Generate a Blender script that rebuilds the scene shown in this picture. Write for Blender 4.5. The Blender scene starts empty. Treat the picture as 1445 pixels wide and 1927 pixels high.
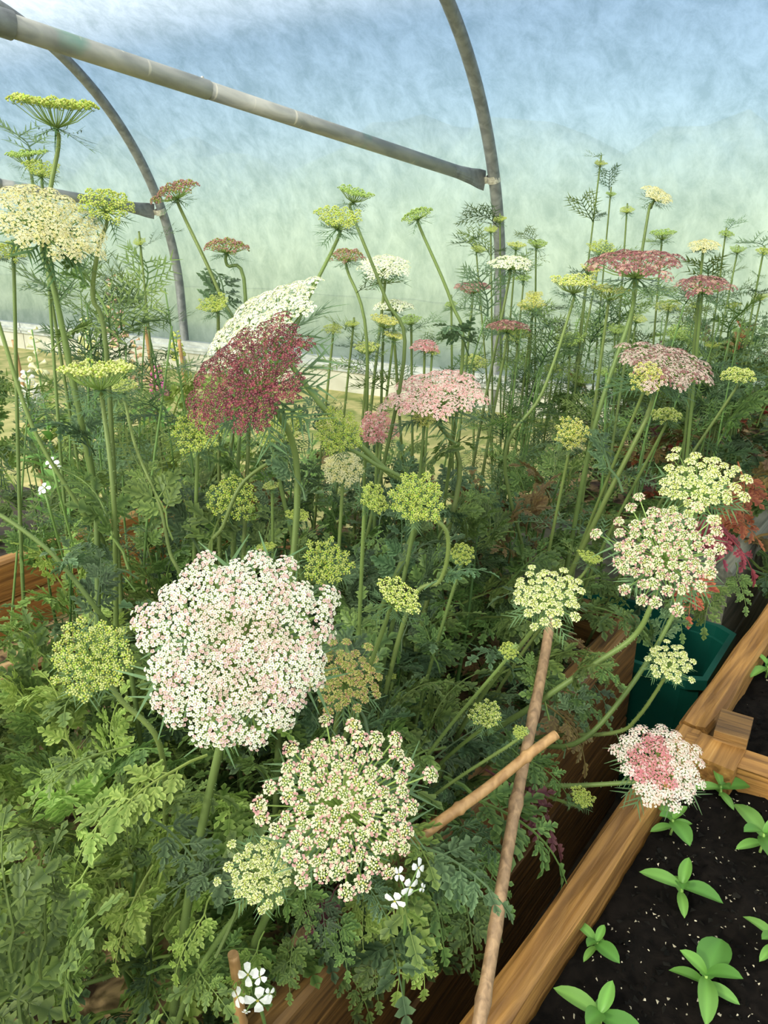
import bpy, math, random
import numpy as np
from mathutils import Vector, Matrix, Quaternion, noise

# ------------------------------------------------------------------ camera, world, sun, exposure
SC = bpy.context.scene
COL = SC.collection
F, CX, CY = 1447.0, 722.5, 963.5
PITCH, CAMH = math.radians(21.445), 1.311
cam_d = bpy.data.cameras.new('camera'); cam = bpy.data.objects.new('camera', cam_d); COL.objects.link(cam)
cam.location = (0, 0, CAMH); cam.rotation_euler = (math.pi/2 - PITCH, 0, 0)
cam_d.sensor_fit = 'VERTICAL'; cam_d.sensor_height = 24.0; cam_d.lens = 24.0*F/1927.0
cam_d.clip_start = 0.02; cam_d.clip_end = 500
SC.camera = cam

w = bpy.data.worlds.new('sky'); SC.world = w; w.use_nodes = True
wn = w.node_tree; wn.nodes.clear()
wo = wn.nodes.new('ShaderNodeOutputWorld'); wb = wn.nodes.new('ShaderNodeBackground')
sky = wn.nodes.new('ShaderNodeTexSky'); sky.sky_type = 'NISHITA'; sky.sun_disc = False
sky.sun_elevation = math.radians(36); sky.sun_rotation = math.radians(226)
sky.air_density = 1.0; sky.dust_density = 0.6; sky.ozone_density = 1.0
wb.inputs['Strength'].default_value = 0.27
wn.links.new(sky.outputs[0], wb.inputs[0]); wn.links.new(wb.outputs[0], wo.inputs[0])

sun_d = bpy.data.lights.new('sun', 'SUN'); sun = bpy.data.objects.new('sun', sun_d); COL.objects.link(sun)
sun_d.energy = 25.0; sun_d.angle = math.radians(5); sun_d.color = (1.0, 0.92, 0.80)
SUNV = Vector((-0.58, -0.56, 0.58)).normalized()
sun.rotation_euler = SUNV.to_track_quat('Z', 'Y').to_euler()

SC.view_settings.view_transform = 'Standard'; SC.view_settings.look = 'None'
SC.view_settings.exposure = 0.28; SC.view_settings.gamma = 1.0
SC.view_settings.use_curve_mapping = False
SC.cycles.max_bounces = 10; SC.cycles.transparent_max_bounces = 12; SC.cycles.transmission_bounces = 8
SC.cycles.diffuse_bounces = 4; SC.cycles.caustics_refractive = False; SC.cycles.caustics_reflective = False
SC.cycles.use_denoising = True; SC.cycles.sample_clamp_indirect = 4.0

RND = random.Random(7)
U = RND.uniform

# ------------------------------------------------------------------ helpers
_c, _s = math.cos(PITCH), math.sin(PITCH)
RIGHT, FWD, UP = Vector((1,0,0)), Vector((0,_c,-_s)), Vector((0,_s,_c))
CAM = Vector((0,0,CAMH))
def ray(px, py): return FWD + RIGHT*((px-CX)/F) - UP*((py-CY)/F)
def P(px, py, z): return CAM + ray(px, py)*z                      # point at that depth
def PH(px, py, h):                                                 # point on the level h
    d = ray(px, py); return CAM + d*((h-CAMH)/d.z)
def cdir(n, px=CX, py=CY):                                         # right, up, towards the viewer, seen along that pixel
    v = ray(px, py).normalized(); r = v.cross(Vector((0,0,1))).normalized(); u = r.cross(v)
    return (r*n[0] + u*n[1] - v*n[2]).normalized()

def lin(c):
    return tuple(((v/255)/12.92 if v/255 <= .04045 else ((v/255+.055)/1.055)**2.4) for v in c[:3])

class MB:
    def __init__(s): s.v = []; s.f = []; s.c = []
    def vert(s, p, col=(1,1,1)): s.v.append((p[0],p[1],p[2])); s.c.append(col); return len(s.v)-1
    def face(s, pts, col):
        i = [s.vert(p, col) for p in pts]; s.f.append(i)
    def tube(s, pts, radii, col, sides=6, cap=True):
        n = len(pts); pts = [Vector(p) for p in pts]; rings = []
        t0 = (pts[1]-pts[0]).normalized()
        a = t0.orthogonal().normalized()
        for i in range(n):
            t = (pts[min(i+1,n-1)]-pts[max(i-1,0)]).normalized()
            a = (a - t*a.dot(t)).normalized(); b = t.cross(a)
            cc = col(i/(n-1)) if callable(col) else col
            rings.append([s.vert(pts[i]+(a*math.cos(2*math.pi*k/sides)+b*math.sin(2*math.pi*k/sides))*radii[i], cc) for k in range(sides)])
        for i in range(n-1):
            for k in range(sides):
                s.f.append([rings[i][k], rings[i][(k+1)%sides], rings[i+1][(k+1)%sides], rings[i+1][k]])
        if cap: s.f.append(rings[0][::-1]); s.f.append(rings[-1])
    def ribbon(s, pts, wid, side, col):
        pts = [Vector(p) for p in pts]; n = len(pts); prev = None
        for i in range(n):
            ww = wid*(1-.85*i/(n-1)); a = s.vert(pts[i]-side*ww, col); b = s.vert(pts[i]+side*ww, col)
            if prev: s.f.append([prev[0], prev[1], b, a])
            prev = (a, b)
    def box(s, x0, x1, y0, y1, z0, z1, col=(1,1,1)):
        i = [s.vert(p, col) for p in ((x0,y0,z0),(x1,y0,z0),(x1,y1,z0),(x0,y1,z0),(x0,y0,z1),(x1,y0,z1),(x1,y1,z1),(x0,y1,z1))]
        for q in ((0,3,2,1),(4,5,6,7),(0,1,5,4),(1,2,6,5),(2,3,7,6),(3,0,4,7)): s.f.append([i[k] for k in q])
    def add(s, other, M):
        off = len(s.v)
        a = np.array(other.v); R = np.array(M.to_3x3()); t = np.array(M.translation)
        s.v.extend(map(tuple, a@R.T+t)); s.c.extend(other.c); s.f.extend([[k+off for k in q] for q in other.f])
    def mesh(s, name, mat, smooth=False):
        m = bpy.data.meshes.new(name); m.from_pydata(s.v, [], s.f)
        at = m.color_attributes.new('Col', 'FLOAT_COLOR', 'POINT')
        arr = np.ones((len(s.v), 4), np.float32); arr[:, :3] = np.array(s.c, np.float32); at.data.foreach_set('color', arr.ravel())
        if smooth: m.polygons.foreach_set('use_smooth', [True]*len(m.polygons))
        m.materials.append(mat); m.update(); return m

def link(name, data, parent=None, loc=None, rot=None, scale=None):
    o = bpy.data.objects.new(name, data); COL.objects.link(o)
    if parent: o.parent = parent
    if loc is not None: o.location = loc
    if rot is not None: o.rotation_mode = 'QUATERNION'; o.rotation_quaternion = rot
    if scale is not None: o.scale = (scale,)*3 if isinstance(scale, (int, float)) else scale
    return o
def tag(o, label=None, cat=None, group=None, kind=None):
    for k, v in (('label', label), ('category', cat), ('group', group), ('kind', kind)):
        if v: o[k] = v
    return o
def thing(name, loc, label, cat, group=None): return tag(link(name, None, None, loc), label, cat, group)
def basis(x, z):
    z = z.normalized(); x = (x - z*x.dot(z)).normalized(); y = z.cross(x)
    return Matrix((x, y, z)).transposed().to_quaternion()
def catmull(pts, per=6):
    pts = [Vector(p) for p in pts]; q = [pts[0]*2-pts[1]]+pts+[pts[-1]*2-pts[-2]]; out = []
    for i in range(1, len(q)-2):
        for k in range(per):
            t = k/per; a,b,c,d = q[i-1],q[i],q[i+1],q[i+2]
            out.append(.5*((2*b)+(c-a)*t+(2*a-5*b+4*c-d)*t*t+(3*b-a-3*c+d)*t**3))
    return out+[pts[-1]]

# ------------------------------------------------------------------ materials
def newmat(name):
    m = bpy.data.materials.new(name); m.use_nodes = True; nt = m.node_tree; nt.nodes.clear()
    return m, nt, nt.nodes.new, nt.links.new
def m_plant(name, trans=.3, rough=.55, vary=.25, spec=.3):
    m, nt, N, L = newmat(name); out = N('ShaderNodeOutputMaterial'); bs = N('ShaderNodeBsdfPrincipled'); tr = N('ShaderNodeBsdfTranslucent'); mx = N('ShaderNodeMixShader')
    at = N('ShaderNodeAttribute'); at.attribute_name = 'Col'; oi = N('ShaderNodeObjectInfo'); hs = N('ShaderNodeHueSaturation')
    r1 = N('ShaderNodeMapRange'); r1.inputs['To Min'].default_value = 1-vary; r1.inputs['To Max'].default_value = 1+vary
    r2 = N('ShaderNodeMapRange'); r2.inputs['To Min'].default_value = .5-.06*vary; r2.inputs['To Max'].default_value = .5+.06*vary
    L(oi.outputs['Random'], r1.inputs[0]); mul = N('ShaderNodeMath'); mul.operation = 'MULTIPLY'; mul.inputs[1].default_value = 7.31
    fr = N('ShaderNodeMath'); fr.operation = 'FRACT'; L(oi.outputs['Random'], mul.inputs[0]); L(mul.outputs[0], fr.inputs[0]); L(fr.outputs[0], r2.inputs[0])
    L(r1.outputs[0], hs.inputs['Value']); L(r2.outputs[0], hs.inputs['Hue']); L(at.outputs['Color'], hs.inputs['Color'])
    L(hs.outputs[0], bs.inputs['Base Color']); L(hs.outputs[0], tr.inputs['Color'])
    bs.inputs['Roughness'].default_value = rough; bs.inputs['Specular IOR Level'].default_value = spec
    mx.inputs[0].default_value = trans; L(bs.outputs[0], mx.inputs[1]); L(tr.outputs[0], mx.inputs[2]); L(mx.outputs[0], out.inputs[0]); return m
def m_noise(name, c1, c2, scale, rough=.7, stretch=(1,1,1), bump=.2, metal=0, detail=6, c3=None, lo=.35, hi=.65):
    m, nt, N, L = newmat(name); out = N('ShaderNodeOutputMaterial'); bs = N('ShaderNodeBsdfPrincipled')
    tc = N('ShaderNodeTexCoord'); mp = N('ShaderNodeMapping'); mp.inputs['Scale'].default_value = stretch
    nz = N('ShaderNodeTexNoise'); nz.inputs['Scale'].default_value = scale; nz.inputs['Detail'].default_value = detail; nz.inputs['Distortion'].default_value = .6
    cr = N('ShaderNodeValToRGB'); e = cr.color_ramp.elements; e[0].position = lo; e[0].color = (*lin(c1),1); e[1].position = hi; e[1].color = (*lin(c2),1)
    if c3: k = e.new(hi+.12); k.color = (*lin(c3),1)
    L(tc.outputs['Object'], mp.inputs[0]); L(mp.outputs[0], nz.inputs['Vector']); L(nz.outputs['Fac'], cr.inputs[0]); L(cr.outputs[0], bs.inputs['Base Color'])
    bp = N('ShaderNodeBump'); bp.inputs['Strength'].default_value = bump; bp.inputs['Distance'].default_value = .004
    L(nz.outputs['Fac'], bp.inputs['Height']); L(bp.outputs[0], bs.inputs['Normal'])
    bs.inputs['Roughness'].default_value = rough; bs.inputs['Metallic'].default_value = metal; L(bs.outputs[0], out.inputs[0]); return m
M_LEAF = m_plant('leaf', .35, .5, .28); M_PETAL = m_plant('petal', .25, .6, .05); M_STEM = m_plant('stem', .05, .5, .15)
M_SEED = m_plant('seedling_leaf', .3, .4, .08)
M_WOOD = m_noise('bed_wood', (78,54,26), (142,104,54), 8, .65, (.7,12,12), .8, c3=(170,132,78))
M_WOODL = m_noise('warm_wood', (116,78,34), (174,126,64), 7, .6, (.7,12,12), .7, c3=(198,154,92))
M_WOODG = m_noise('grey_wood', (90,92,80), (140,138,122), 9, .8, (.4,6,6), .5)
M_SOIL = m_noise('compost', (8,6,5), (22,18,15), 60, .95, bump=1)
next(n for n in M_SOIL.node_tree.nodes if n.type == 'BSDF_PRINCIPLED').inputs['Specular IOR Level'].default_value = .08
M_MULCH = m_noise('mulch', (70,50,34), (196,164,118), 28, .9, bump=1, lo=.4, hi=.6)
M_CANE = m_noise('bamboo', (150,112,70), (186,146,98), 30, .5, (3,3,.6), .2)
M_CANEG = m_noise('weathered_cane', (118,92,66), (166,134,100), 40, .6, (3,3,.5), .3)
M_GROUND = m_noise('path_earth', (30,26,20), (64,54,40), 20, .95, bump=.8)
M_GRASS = m_noise('pale_grass', (128,140,70), (206,190,130), 6, .95, bump=.6)
M_LAWN = m_noise('lawn', (84,98,56), (116,126,76), 5, .95, bump=.5)
M_HEDGE = m_noise('hedge_leaves', (98,112,90), (130,140,114), 4, .9, bump=1)
M_TEAL = m_noise('teal_plastic', (12,78,66), (16,92,78), 5, .4, bump=.02)
M_RAIL = m_noise('aluminium_rail', (170,174,172), (205,208,206), 8, .45, (.2,3,3), .1, metal=.4)
M_SKIRT = m_noise('skirt', (190,186,166), (214,210,194), 5, .7, bump=.1)
M_CLAMP = m_noise('clamp_zinc', (170,164,150), (225,220,208), 60, .45, bump=.3, metal=.3)
M_SPECK = m_plant('perlite', .0, .9, .1, .08)
def m_pipe():
    m = m_noise('galvanised_pipe', (138,140,138), (182,180,174), 14, .5, (1,1,.35), .15, metal=.25)
    nt = m.node_tree; N, L = nt.nodes.new, nt.links.new
    bs = next(n for n in nt.nodes if n.type == 'BSDF_PRINCIPLED'); cr = next(n for n in nt.nodes if n.type == 'VALTORGB'); tc = next(n for n in nt.nodes if n.type == 'TEX_COORD')
    nz = N('ShaderNodeTexNoise'); nz.inputs['Scale'].default_value = 3.2; nz.inputs['Detail'].default_value = 3
    r = N('ShaderNodeMapRange'); r.inputs['From Min'].default_value = .58; r.inputs['From Max'].default_value = .68; r.inputs['To Max'].default_value = .6
    mx = N('ShaderNodeMix'); mx.data_type = 'RGBA'; mx.inputs[7].default_value = (*lin((70,140,124)),1)
    L(tc.outputs['Object'], nz.inputs['Vector']); L(nz.outputs['Fac'], r.inputs[0]); L(r.outputs[0], mx.inputs[0]); L(cr.outputs[0], mx.inputs[6]); L(mx.outputs[2], bs.inputs['Base Color'])
    mp = N('ShaderNodeMapping'); mp.inputs['Scale'].default_value = (7,7,38); n2 = N('ShaderNodeTexNoise'); n2.inputs['Scale'].default_value = 1.0; n2.inputs['Detail'].default_value = 1
    r2 = N('ShaderNodeMapRange'); r2.inputs['From Min'].default_value = .68; r2.inputs['From Max'].default_value = .74; r2.inputs['To Max'].default_value = .7
    m2 = N('ShaderNodeMix'); m2.data_type = 'RGBA'; m2.inputs[7].default_value = (*lin((214,208,194)),1)
    L(tc.outputs['Object'], mp.inputs[0]); L(mp.outputs[0], n2.inputs['Vector']); L(n2.outputs['Fac'], r2.inputs[0]); L(r2.outputs[0], m2.inputs[0]); L(mx.outputs[2], m2.inputs[6]); L(m2.outputs[2], bs.inputs['Base Color'])
    return m
M_PIPE = m_pipe()
M_HOOP = m_noise('hoop_steel', (116,118,120), (150,152,152), 18, .5, bump=.1, metal=.35)
def m_sheet():
    m, nt, N, L = newmat('polythene'); out = N('ShaderNodeOutputMaterial')
    tr = N('ShaderNodeBsdfTranslucent'); tp = N('ShaderNodeBsdfTransparent'); rf = N('ShaderNodeBsdfRefraction'); df = N('ShaderNodeBsdfDiffuse')
    tc = N('ShaderNodeTexCoord'); nz = N('ShaderNodeTexNoise'); nz.inputs['Scale'].default_value = 7.0; nz.inputs['Detail'].default_value = 10; nz.inputs['Roughness'].default_value = .75; nz.inputs['Distortion'].default_value = .3
    mp = N('ShaderNodeMapping'); mp.inputs['Scale'].default_value = (1,1,.6); L(tc.outputs['Object'], mp.inputs[0]); L(mp.outputs[0], nz.inputs['Vector'])
    cr = N('ShaderNodeValToRGB'); e = cr.color_ramp.elements; e[0].position = .36; e[0].color = (*lin((178,187,184)),1); e[1].position = .62; e[1].color = (*lin((211,216,214)),1)
    L(nz.outputs['Fac'], cr.inputs[0])
    for b in (tr, df, rf, tp): L(cr.outputs[0], b.inputs['Color'])
    rf.inputs['Roughness'].default_value = .75; rf.inputs['IOR'].default_value = 1.3
    a = N('ShaderNodeMixShader'); a.inputs[0].default_value = .22; L(tr.outputs[0], a.inputs[1]); L(df.outputs[0], a.inputs[2])
    b = N('ShaderNodeMixShader'); b.inputs[0].default_value = .34; L(a.outputs[0], b.inputs[1]); L(rf.outputs[0], b.inputs[2])
    c = N('ShaderNodeMixShader'); c.inputs[0].default_value = .12; L(b.outputs[0], c.inputs[1]); L(tp.outputs[0], c.inputs[2])
    L(c.outputs[0], out.inputs[0]); return m
M_SHEET = m_sheet()

# ------------------------------------------------------------------ tunnel shell
AZ = 0.535; R0, H0 = 1.979, 0.631
NRM = Vector((math.sin(AZ), math.cos(AZ), 0)); WD = Vector((math.cos(AZ), -math.sin(AZ), 0)); B0 = Vector((.773, 5.285, 0))
def profile(off=0.0):
    pts = [(0-off, h) for h in np.linspace(0, H0, 5)[:-1]]
    for t in np.linspace(0, 1.30, 26): pts.append((R0-(R0+off)*math.cos(t), H0+(R0+off)*math.sin(t)))
    s1, h1 = pts[-1]
    for k in range(1, 9): t = k/8; pts.append((s1+(4.4-s1)*t, h1+.42*math.sin(t*math.pi/2)+off*0))
    return pts + [(8.8-s, h) for s, h in pts[-2::-1]]
def wall_pt(u, s, h): return B0 + WD*u - NRM*s + Vector((0,0,h))
mb = MB(); pr = profile(.05); us = np.linspace(-9, 7, 33); ids = []
for u in us: ids.append([mb.vert(wall_pt(u, s, h)) for s, h in pr])
for i in range(len(us)-1):
    for j in range(len(pr)-1): mb.f.append([ids[i][j], ids[i+1][j], ids[i+1][j+1], ids[i][j+1]])
tag(link('wall_tunnel', mb.mesh('tunnel_sheet', M_SHEET, True)), 'milky polythene sheet arching over the flower beds', None, None, 'structure')

mb = MB(); mb.face([(-60,-60,-.02),(60,-60,-.02),(60,60,-.02),(-60,60,-.02)], (1,1,1))
tag(link('ground_outside', mb.mesh('ground_outside', M_LAWN)), 'mown green grass around the tunnel', None, None, 'structure')
mb = MB(); mb.face([wall_pt(-9,.0,.0), wall_pt(7,.0,.0), wall_pt(7,2.7,.0), wall_pt(-9,2.7,.0)], (1,1,1))
tag(link('floor_edge', mb.mesh('floor_edge', M_GRASS)), 'strip of pale dry grass along the foot of the sheet', None, None, 'structure')
mb = MB(); ids = []  # screen of greenery added beyond the wall to block the bright horizon
for i in range(121):
    u = -30+60*i/120; r = []
    for k, (s_, h) in enumerate(((-6,0),(-5.8,.8),(-6.0,1.6),(-6.6,2.1),(-7.6,2.3),(-8.6,1.6),(-9,0))):
        q = wall_pt(u, s_, h); f = noise.noise((u*.5, k*.6, 2))+.5*noise.noise((u*1.6, k*1.1, 5)); r.append(mb.vert(q-NRM*.6*f+Vector((0,0,.9*f if h > 1 else 0))))
    ids.append(r)
for i in range(120):
    for k in range(6): mb.f.append([ids[i][k], ids[i+1][k], ids[i+1][k+1], ids[i][k+1]])
tag(link('added_hedge', mb.mesh('added_hedge', M_HEDGE, True)), 'blurred greenery added outside, blocking the bright horizon and tinting the lower sheet', 'added_hedge')
mb = MB(); mb.face([wall_pt(-9,2.7,.0), wall_pt(7,2.7,.0), wall_pt(7,8.8,.0), wall_pt(-9,8.8,.0)], (1,1,1))
tag(link('floor', mb.mesh('floor', M_GROUND)), 'dark earth path between the raised beds', None, None, 'structure')

def hoop(u, label):
    t = thing('tunnel_hoop', wall_pt(u,0,0), label, 'pole', None); mb = MB()
    pts = [wall_pt(u, s, h)-wall_pt(u,0,0) for s, h in profile()]
    mb.tube(pts, [.036]*len(pts), (1,1,1), 14)
    link('pipe', mb.mesh('hoop_pipe', M_HOOP, True), t); return t
h_near = hoop(0, 'galvanised steel hoop rising behind the flowers, joined by the long crossbar')
h_far = hoop(-2.912, 'thinner-looking galvanised steel hoop at the far left of the tunnel')

def clamp(parent, c, axis, d):
    mb = MB(); n = 18; a = d.normalized(); ax = axis.normalized(); a = (a-ax*a.dot(ax)).normalized(); b = ax.cross(a)
    for k in range(n):
        q = []
        for kk in (k, k+1):
            t = 2*math.pi*kk/n; v = a*math.cos(t)+b*math.sin(t)
            q.append((c+v*.041-ax*.022, c+v*.041+ax*.022))
        mb.face([q[0][0], q[1][0], q[1][1], q[0][1]], (1,1,1))
    for s in (-1, 1):
        base = c+a*.04+b*.006*s
        p = [base-ax*.02, base+a*.075-ax*.02, base+a*.075+ax*.02, base+ax*.02]
        mb.face(p, (1,1,1)); mb.face([x+b*.003*s for x in p], (1,1,1))
    link('clamp', mb.mesh('clamp', M_CLAMP), parent)
    mb = MB(); p = c+a*.095; mb.tube([p-b*.022, p+b*.022], [.011,.011], (1,1,1), 6); link('bolt', mb.mesh('bolt', M_CLAMP), parent)
def crossbar(A, B, label, joint):
    # A is the flattened end on the hoop, B the far end of the pipe
    d = B-A; Ln = d.length; d = d.normalized(); t = thing('crossbar', A, label, 'pole')
    side = d.cross(Vector((0,0,1))).normalized(); up = side.cross(d)
    mb = MB(); st = [(0,.004,.058),(.06,.006,.056),(.14,.02,.046),(.26,.034,.037),(.34,.0355,.0355)]
    rings = []
    for x, rs, ru in st: rings.append([mb.vert(d*x+side*math.cos(k*math.pi/8)*rs+up*math.sin(k*math.pi/8)*ru) for k in range(16)])
    for i in range(len(st)-1):
        for k in range(16): mb.f.append([rings[i][k], rings[i][(k+1)%16], rings[i+1][(k+1)%16], rings[i+1][k]])
    mb.f.append(rings[0][::-1]); link('flattened_end', mb.mesh('flattened_end', M_HOOP, False), t)
    rot = d.to_track_quat('Z','Y'); mb = MB(); mb.tube([(0,0,.33),(0,0,joint+.05)], [.0355]*2, (1,1,1), 20); link('pipe', mb.mesh('crossbar_pipe', M_PIPE, True), t, None, rot)
    mb = MB(); mb.tube([(0,0,joint),(0,0,joint+.003),(0,0,Ln)], [.036,.0385,.0385], (1,1,1), 20); link('sleeve_pipe', mb.mesh('sleeve_pipe', M_PIPE, True), t, None, rot)
    mb = MB(); q = side*-.0+up*.036+d*(joint+.03); mb.tube([q, q+up*.008], [.008,.006], (1,1,1), 8); link('rivet', mb.mesh('rivet', M_CLAMP), t)
    return t
A1 = P(912, 340, 4.72); B1 = P(5, 43, 2.62); B1b = B1+(B1-A1)*.25
cb = crossbar(A1, B1b, 'long grey pipe crossing the tunnel above the flowers', (P(362,152,3.3)-A1).length)
mb = MB(); dd = (B1-A1).normalized(); mb.tube([B1-A1-dd*.03, B1-A1+dd*.16], [.046,.046], (1,1,1), 18); link('collar', mb.mesh('collar', M_HOOP, True), cb)
clamp(cb, Vector((.67,5.12,1.49))-A1, Vector((.08,.1,-.3)), A1-Vector((.67,5.12,1.49)))
A2 = P(290, 398, 6.2); cb2 = crossbar(A2, A2+(B1-A1)*.9, 'short visible end of a grey pipe behind the cream umbels', 1.2)
clamp(cb2, Vector((-1.80,6.65,1.30))-A2, Vector((.06,.1,-.3)), A2-Vector((-1.80,6.65,1.30)))

t = thing('base_rail', wall_pt(0,0,0), 'pale aluminium base rail clamping the sheet along the wall foot', 'rail')
def along(name, s0, s1, h0, h1, mat):
    mb = MB(); a = wall_pt(-8,s0,h0)-wall_pt(0,0,0); 
    for u0 in np.arange(-8, 6.5, 1.45):
        c = [wall_pt(u0+du, s, h)-wall_pt(0,0,0) for du in (0,1.44) for s in (s0,s1) for h in (h0,h1)]
        i = [mb.vert(p) for p in c]
        for q in ((0,1,3,2),(4,6,7,5),(0,4,5,1),(2,3,7,6),(1,5,7,3),(0,2,6,4)): mb.f.append([i[k] for k in q])
    return link(name, mb.mesh(name, mat), t)
along('rail', .0, .05, .16, .26, M_RAIL); along('rail_lip', .05, .065, .19, .215, M_RAIL); along('skirt_board', -.01, .03, 0, .155, M_SKIRT)

# ------------------------------------------------------------------ raised beds (long direction AD, LD to the left)
O0 = PH(640, 1800, .5); E0 = PH(1205, 1160, .5); O0.z = 0; E0.z = 0
AD = (E0-O0).normalized(); LD = Vector((-AD.y, AD.x, 0)); ROTB = basis(AD, Vector((0,0,1)))
A_END = (E0-O0).length
def bw(a, b, h=0): return O0 + AD*a + LD*b + Vector((0,0,h))
def plank(parent, pa, pb, thick, h0, h1, mat, name='board', seed=0, wany=.004):
    # pa, pb: world ends of the board's outer lower edge line; thickness goes to the left of pa->pb
    d = pb-pa; Ln = d.length; n = max(6, int(Ln/.05)); mb = MB(); rows = []
    prof = [(0,h0),(0,h0*.5+h1*.5),(0,h1-.006),(.006,h1),(thick*.5,h1+.001),(thick-.006,h1),(thick,h1-.006),(thick,h0)]
    for i in range(n+1):
        x = Ln*i/n
        rows.append([mb.vert((x, y+wany*noise.noise((x*5,j*.7,seed*3.1)), z-h0+wany*.8*noise.noise((x*7,j*.9+9,seed)))) for j,(y,z) in enumerate(prof)])
    m = len(prof)
    for i in range(n):
        for j in range(m): mb.f.append([rows[i][j], rows[i+1][j], rows[i+1][(j+1)%m], rows[i][(j+1)%m]])
    mb.f.append(rows[0]); mb.f.append(rows[-1][::-1])
    return link(name, mb.mesh(name, mat), parent, Vector((pa.x,pa.y,h0))-parent.location, basis(d, Vector((0,0,1))))
def soil(parent, a0, a1, b0, b1, h, mat, amp=.012, step=.03, name='soil'):
    mb = MB(); na, nb = int((a1-a0)/step)+1, int((b1-b0)/step)+1; ids = []
    for i in range(na+1):
        r = []
        for j in range(nb+1):
            p = bw(a0+(a1-a0)*i/na, b0+(b1-b0)*j/nb, h)
            p.z += amp*(noise.noise((p.x*9,p.y*9,h))+.5*noise.noise((p.x*30,p.y*30,h))); r.append(mb.vert(p-parent.location))
        ids.append(r)
    for i in range(na):
        for j in range(nb): mb.f.append([ids[i][j], ids[i+1][j], ids[i+1][j+1], ids[i][j+1]])
    return link(name, mb.mesh(name, mat, True), parent)

# flower bed in the middle
bed = thing('raised_bed', bw(0,0), 'wooden raised bed overflowing with lacy umbels and ferny leaves', 'raised bed')
for k,(h0,h1) in enumerate(((.0,.245),(.25,.5))):
    plank(bed, bw(-.9,0), bw(A_END,0), .045, h0, h1, M_WOOD, seed=k)
    plank(bed, bw(-.9,.86), bw(A_END,.86), .045, h0, h1, M_WOOD, seed=k+2)
    plank(bed, bw(A_END-.045,.045), bw(A_END-.045,.86), -.045, h0, h1, M_WOOD, seed=k+4)
soil(bed, -.9, A_END-.05, .045, .86, .42, M_MULCH, .015)
# seedling beds on the right; outer edge measured on the top level .5
S0 = PH(863,1927,.5); S1 = PH(1445,1132,.5); SD = (S1-S0); SD.z = 0; SD.normalize(); SL = Vector((SD.y,-SD.x,0))
C0 = PH(1284,1362,.5); a_c = (C0-S0).dot(SD); S0g = Vector((S0.x,S0.y,0))
def sw(a, b, h=0): return S0g + SD*a + SL*b + Vector((0,0,h))
C1 = PH(1445,1412,.5); CD = (C1-C0); CD.z = 0; CD.normalize()
bedr = thing('raised_bed', sw(0,0), 'new wooden raised bed of black compost planted with seedlings', 'raised bed')
for k,(h0,h1) in enumerate(((.0,.285),(.29,.5))):
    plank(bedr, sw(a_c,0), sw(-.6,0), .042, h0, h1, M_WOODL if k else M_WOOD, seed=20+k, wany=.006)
    C0g = sw(a_c-.02,.02); plank(bedr, C0g, C0g+CD*1.0, -.045, h0, h1, M_WOODL, seed=24+k)
mb = MB(); mb.box(-.03,.035,-.035,.035,0,.505)
link('corner_post', mb.mesh('corner_post', M_WOODL), bedr, sw(a_c-.045,.075)-bedr.location, basis(SD, Vector((0,0,1))))
bedf = thing('raised_bed', sw(a_c,0), 'further wooden raised bed of dark compost behind the corner post', 'raised bed')
for k,(h0,h1) in enumerate(((.0,.285),(.29,.5))):
    plank(bedf, sw(a_c+1.6,0), sw(a_c+.01,0), .045, h0, h1, M_WOODL, seed=30+k, wany=.007)
mb = MB(); mb.box(-.025,.025,-.035,.035,0,.028); link('corner_block', mb.mesh('corner_block', M_WOOD), bedf, sw(a_c+.02,.08,.495)-bedf.location, basis(CD, Vector((0,0,1))))
def poly_soil(parent, o, d1, d2, n1, n2, h, name='soil'):
    mb = MB(); ids = []
    for i in range(n1+1):
        r = []
        for j in range(n2+1):
            p = o+d1*(i/n1)+d2*(j/n2); p.z = h+.012*noise.noise((p.x*14,p.y*14,1))+.008*noise.noise((p.x*45,p.y*45,4)); r.append(mb.vert(p-parent.location))
        ids.append(r)
    for i in range(n1):
        for j in range(n2): mb.f.append([ids[i][j], ids[i][j+1], ids[i+1][j+1], ids[i+1][j]])
    link(name, mb.mesh(name, M_SOIL, True), parent)
poly_soil(bedr, sw(-.6,.045), SD*(a_c+.58), CD*1.1, 90, 90, .455)
poly_soil(bedf, sw(a_c+.03,.04), SD*1.5, CD*1.0, 60, 50, .45)
# crumbs and perlite
def specks(parent, o, d1, d2, n, h, white):
    mb = MB()
    for i in range(n):
        p = o+d1*RND.random()+d2*RND.random(); p.z = h+.012*noise.noise((p.x*14,p.y*14,1))+.008*noise.noise((p.x*45,p.y*45,4))
        r = RND.choice((.0011,.0015,.002,.0026)) if white else U(.002,.0065); g = U(150,230) if white else U(8,28)
        col = lin((g,g*.94,g*.82)); q = [p-parent.location+Vector((U(-1,1),U(-1,1),U(-.3,1.2))).normalized()*r*U(.7,1.3) for _ in range(5)]
        i0 = [mb.vert(x, col) for x in q]
        for f in ((0,1,2),(0,2,3),(0,3,4),(1,2,4),(2,3,4),(0,1,4)): mb.f.append([i0[k] for k in f])
    tag(link('perlite' if white else 'soil_crumbs', mb.mesh('specks', M_SPECK), parent), kind='stuff')
specks(bedr, sw(-.4,.06), SD*(a_c+.36), CD*.75, 2400, .456, True); specks(bedr, sw(-.4,.06), SD*(a_c+.36), CD*.75, 3500, .455, False)
specks(bedf, sw(a_c+.08,.06), SD*.9, CD*.6, 500, .451, True); specks(bedf, sw(a_c+.08,.06), SD*.9, CD*.6, 1500, .45, False)
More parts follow.
